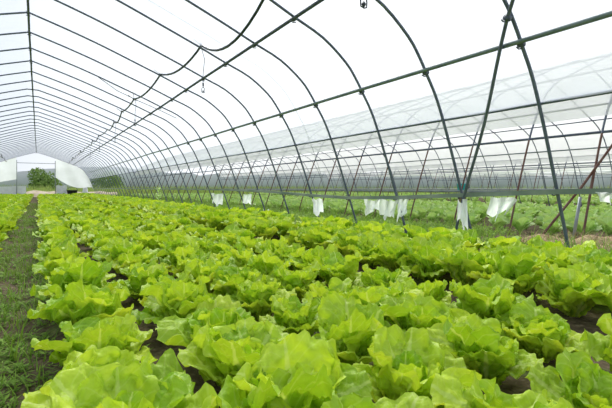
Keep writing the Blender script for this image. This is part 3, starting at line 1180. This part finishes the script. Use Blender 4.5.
gable(1.04, 3.5, lambda u: 0.75 - 0.75 * math.sin(min(1, u * 1.25) * PI * 0.62), 'end_curtain', 'white plastic curtain covering the right side of the far gable', 1)
gable(-3.6, -1.27, lambda u: 0.1 + 0.5 * u, 'end_curtain', 'white plastic curtain covering the left side of the far gable', 2)


def skirt(x0, x1, h0, label, yo=0.12):
    mb = MB()
    mb.grid(lambda u, v: (x0 + (x1 - x0) * u, yo + 0.02 * math.sin(u * 25) * (1 - v * 0.4), -0.1 + v * (h0 + 0.1 + 0.02 * math.sin(u * 9))), 30, 4)
    o = mb.build('plastic_skirt', M['white'], loc=(0, YE, 0))
    return tag(o, label, 'plastic sheet')


skirt(-3.6, -0.72, 0.72, 'low white plastic skirt across the left of the far opening')
skirt(1.08, 1.75, 0.78, 'low white plastic skirt right of the far doorway', 0.14)

# earth bank beyond the doorway
def fn(u, v):
    a = (v - 0.5) * 2
    return (-14 + 19.5 * u, a * 1.2, 0.52 * max(0, 1 - a * a) ** 0.6 * (0.85 + 0.35 * noise.noise(Vector((u * 22, v * 3, 1)))) - 0.14)


tag(MB().grid(fn, 90, 10).build('earth_bank', M['tan'], loc=(0, YE + 3.6, 0)), 'low pale bank of dry earth just beyond the far opening', 'bank')
# black tub by the doorway
x = 2.05
t = thing('bucket', (x, YE - 0.4, -0.01), 'black bucket standing right of the far doorway', 'bucket')
MB().lathe([(0.26, 0.0), (0.34, 0.42), (0.36, 0.43), (0.36, 0.46), (0.32, 0.46), (0.26, 0.05)], n=18).build('body', M['black'], t)
MB().tube([(0.35 * math.cos(a), 0, 0.45 + 0.22 * math.sin(a)) for a in np.linspace(0, PI, 12)], 0.012, 6).build('handle', M['dark_steel'], t)
# white rag on a stake
x, y = 3.0, YE + 1.0
t = thing('stake', (x, y, -0.14), 'stake wrapped in white plastic beside the far gable', 'stake')
MB().tube([(0, 0, 0), (0.02, 0, 1.05)], 0.025, 8).build('pole', M['bark'], t)
MB().lathe([(0.20, 0.1), (0.23, 0.3), (0.17, 0.6), (0.11, 0.85), (0.13, 0.95), (0.09, 1.08), (0.02, 1.12)], n=12).build('wrap', M['white'], t)


# ------------------------------------------------------------------ background
def leaf_cloud(blobs, n, size, seed):
    R = np.random.default_rng(seed)
    ws = np.array([b[3] ** 2 for b in blobs]); ws = ws / ws.sum()
    k = R.choice(len(blobs), n, p=ws)
    d = R.normal(size=(n, 3)); d /= np.linalg.norm(d, axis=1)[:, None]
    rad = 0.72 + 0.36 * R.random(n)
    c = np.array([[b[0], b[1], b[2]] for b in blobs])[k]
    r = np.array([b[3] for b in blobs])[k]
    p = c + d * (r * rad)[:, None]
    p[:, 2] = np.maximum(p[:, 2], 0.1)
    a = R.normal(size=(n, 3)); a /= np.linalg.norm(a, axis=1)[:, None]
    b = np.cross(a, d + 0.3 * R.normal(size=(n, 3))); b /= (np.linalg.norm(b, axis=1)[:, None] + 1e-6)
    s = size * R.uniform(0.6, 1.3, n)[:, None]
    V = np.stack([p - a * s, p + b * s * 0.6, p + a * s, p - b * s * 0.6], 1).reshape(-1, 3)
    f = np.arange(n * 4).reshape(-1, 4)
    mb = MB()
    uv = np.tile([(0.5, 0), (1, .5), (.5, 1), (0, .5)], (n, 1))
    mb.add(V, [tuple(q) for q in f.tolist()], uv)
    return mb


def tree(x, y, h, wdt, label, seed, name='tree', trunk=0.25, dens=2600, size=0.16, group=None):
    R = random.Random(seed)
    t = thing(name, (x, y, -0.14), label, name, group)
    MB().tube([(0, 0, 0), (0.05, 0, h * 0.4), (0, 0.05, h * 0.75)], [h * 0.03, h * 0.022, h * 0.008], 8).build('trunk', M['bark'], t)
    blobs = []
    for i in range(12):
        q = R.random()
        zz = h * (trunk + (0.95 - trunk) * q) * 0.9
        rr = wdt * 0.5 * math.sqrt(max(0.05, 1 - (q * 1.6 - 0.6) ** 2)) * 0.6
        a = R.random() * 6.28
        blobs.append((math.cos(a) * rr, math.sin(a) * rr, zz, wdt * R.uniform(0.2, 0.32)))
    leaf_cloud(blobs, dens, size, seed).build('crown', M['tree'], t)


tree(0.6, 60, 3.1, 3.2, 'round green bush seen through the far doorway', 3, 'bush', 0.05, 3600, 0.13)
tree(8.2, 66, 2.2, 5.0, 'green shrub behind the right side of the far gable', 4, 'shrub', 0.05, 2200, 0.15)
B_M = [blade(h_, 0.09, b_, 2) for h_, b_ in ((1.0, 0.3), (1.3, 0.5), (0.8, 0.6))]
it = []
for i in range(15000):
    y = 41 + 30 * random.random() ** 1.3
    x = random.uniform(-9, 40)
    it.append((x, y, -0.14, random.uniform(0.6, 1.05), random.random() * 6.28, random.randrange(12)))
for i in range(7000):
    x = 34 + 40 * random.random() ** 1.2; y = random.uniform(2, 60)
    if x > NX + 17.8 + 5:
        it.append((x, y, -0.14, random.uniform(0.6, 1.0), random.random() * 6.28, random.randrange(12)))
tag(scatter('meadow_grass', B_M, it, M['meadow_blade']), 'tall yellow-green meadow grass beyond the tunnels', 'grass', None, 'stuff')

# hills: a wooded range with depth
V, Fc = [], []
na, nr = 120, 8
for i in range(na + 1):
    az = D(-22 + 112 * i / na)
    for j in range(nr + 1):
        t_ = j / nr
        rad = 420 + 420 * t_
        base = 19 + 10 * noise.noise(Vector((math.degrees(az) * 0.07, 0, 3))) + 5 * noise.noise(Vector((math.degrees(az) * 0.3, 2, 1)))
        z = base * 1.3 * math.sin(PI * min(1, t_ * 1.1)) + 2.0 * noise.noise(Vector((i * 0.9, j * 1.3, 5))) - 2
        V.append((math.sin(az) * rad, math.cos(az) * rad, z))
for i in range(na):
    for j in range(nr):
        Fc.append((i * (nr + 1) + j, (i + 1) * (nr + 1) + j, (i + 1) * (nr + 1) + j + 1, i * (nr + 1) + j + 1))
tag(MB().add(V, Fc).build('hills', M['hill']), kind='structure')

# thin haze between the tunnels and the hills
m, nt, out = mat('haze')
vs = nt.nodes.new('ShaderNodeVolumeScatter')
vs.inputs['Color'].default_value = (0.90, 0.95, 1.0, 1)
vs.inputs['Density'].default_value = 0.018
nt.links.new(vs.outputs[0], out.inputs['Volume'])
V, Fc = [], []
na = 24
for i in range(na + 1):
    az = D(-24 + 116 * i / na)
    for rad in (100, 410):
        for z in (-1, 70):
            V.append((math.sin(az) * rad, math.cos(az) * rad, z))
for i in range(na):
    a, b = i * 4, i * 4 + 4
    for p, q in ((0, 1), (1, 3), (3, 2), (2, 0)):
        Fc.append((a + p, a + q, b + q, b + p))
Fc += [(0, 2, 3, 1), (na * 4, na * 4 + 1, na * 4 + 3, na * 4 + 2)]
tag(MB().add(V, Fc).build('haze', m, smooth=False), kind='structure')
sc.cycles.volume_bounces = 2
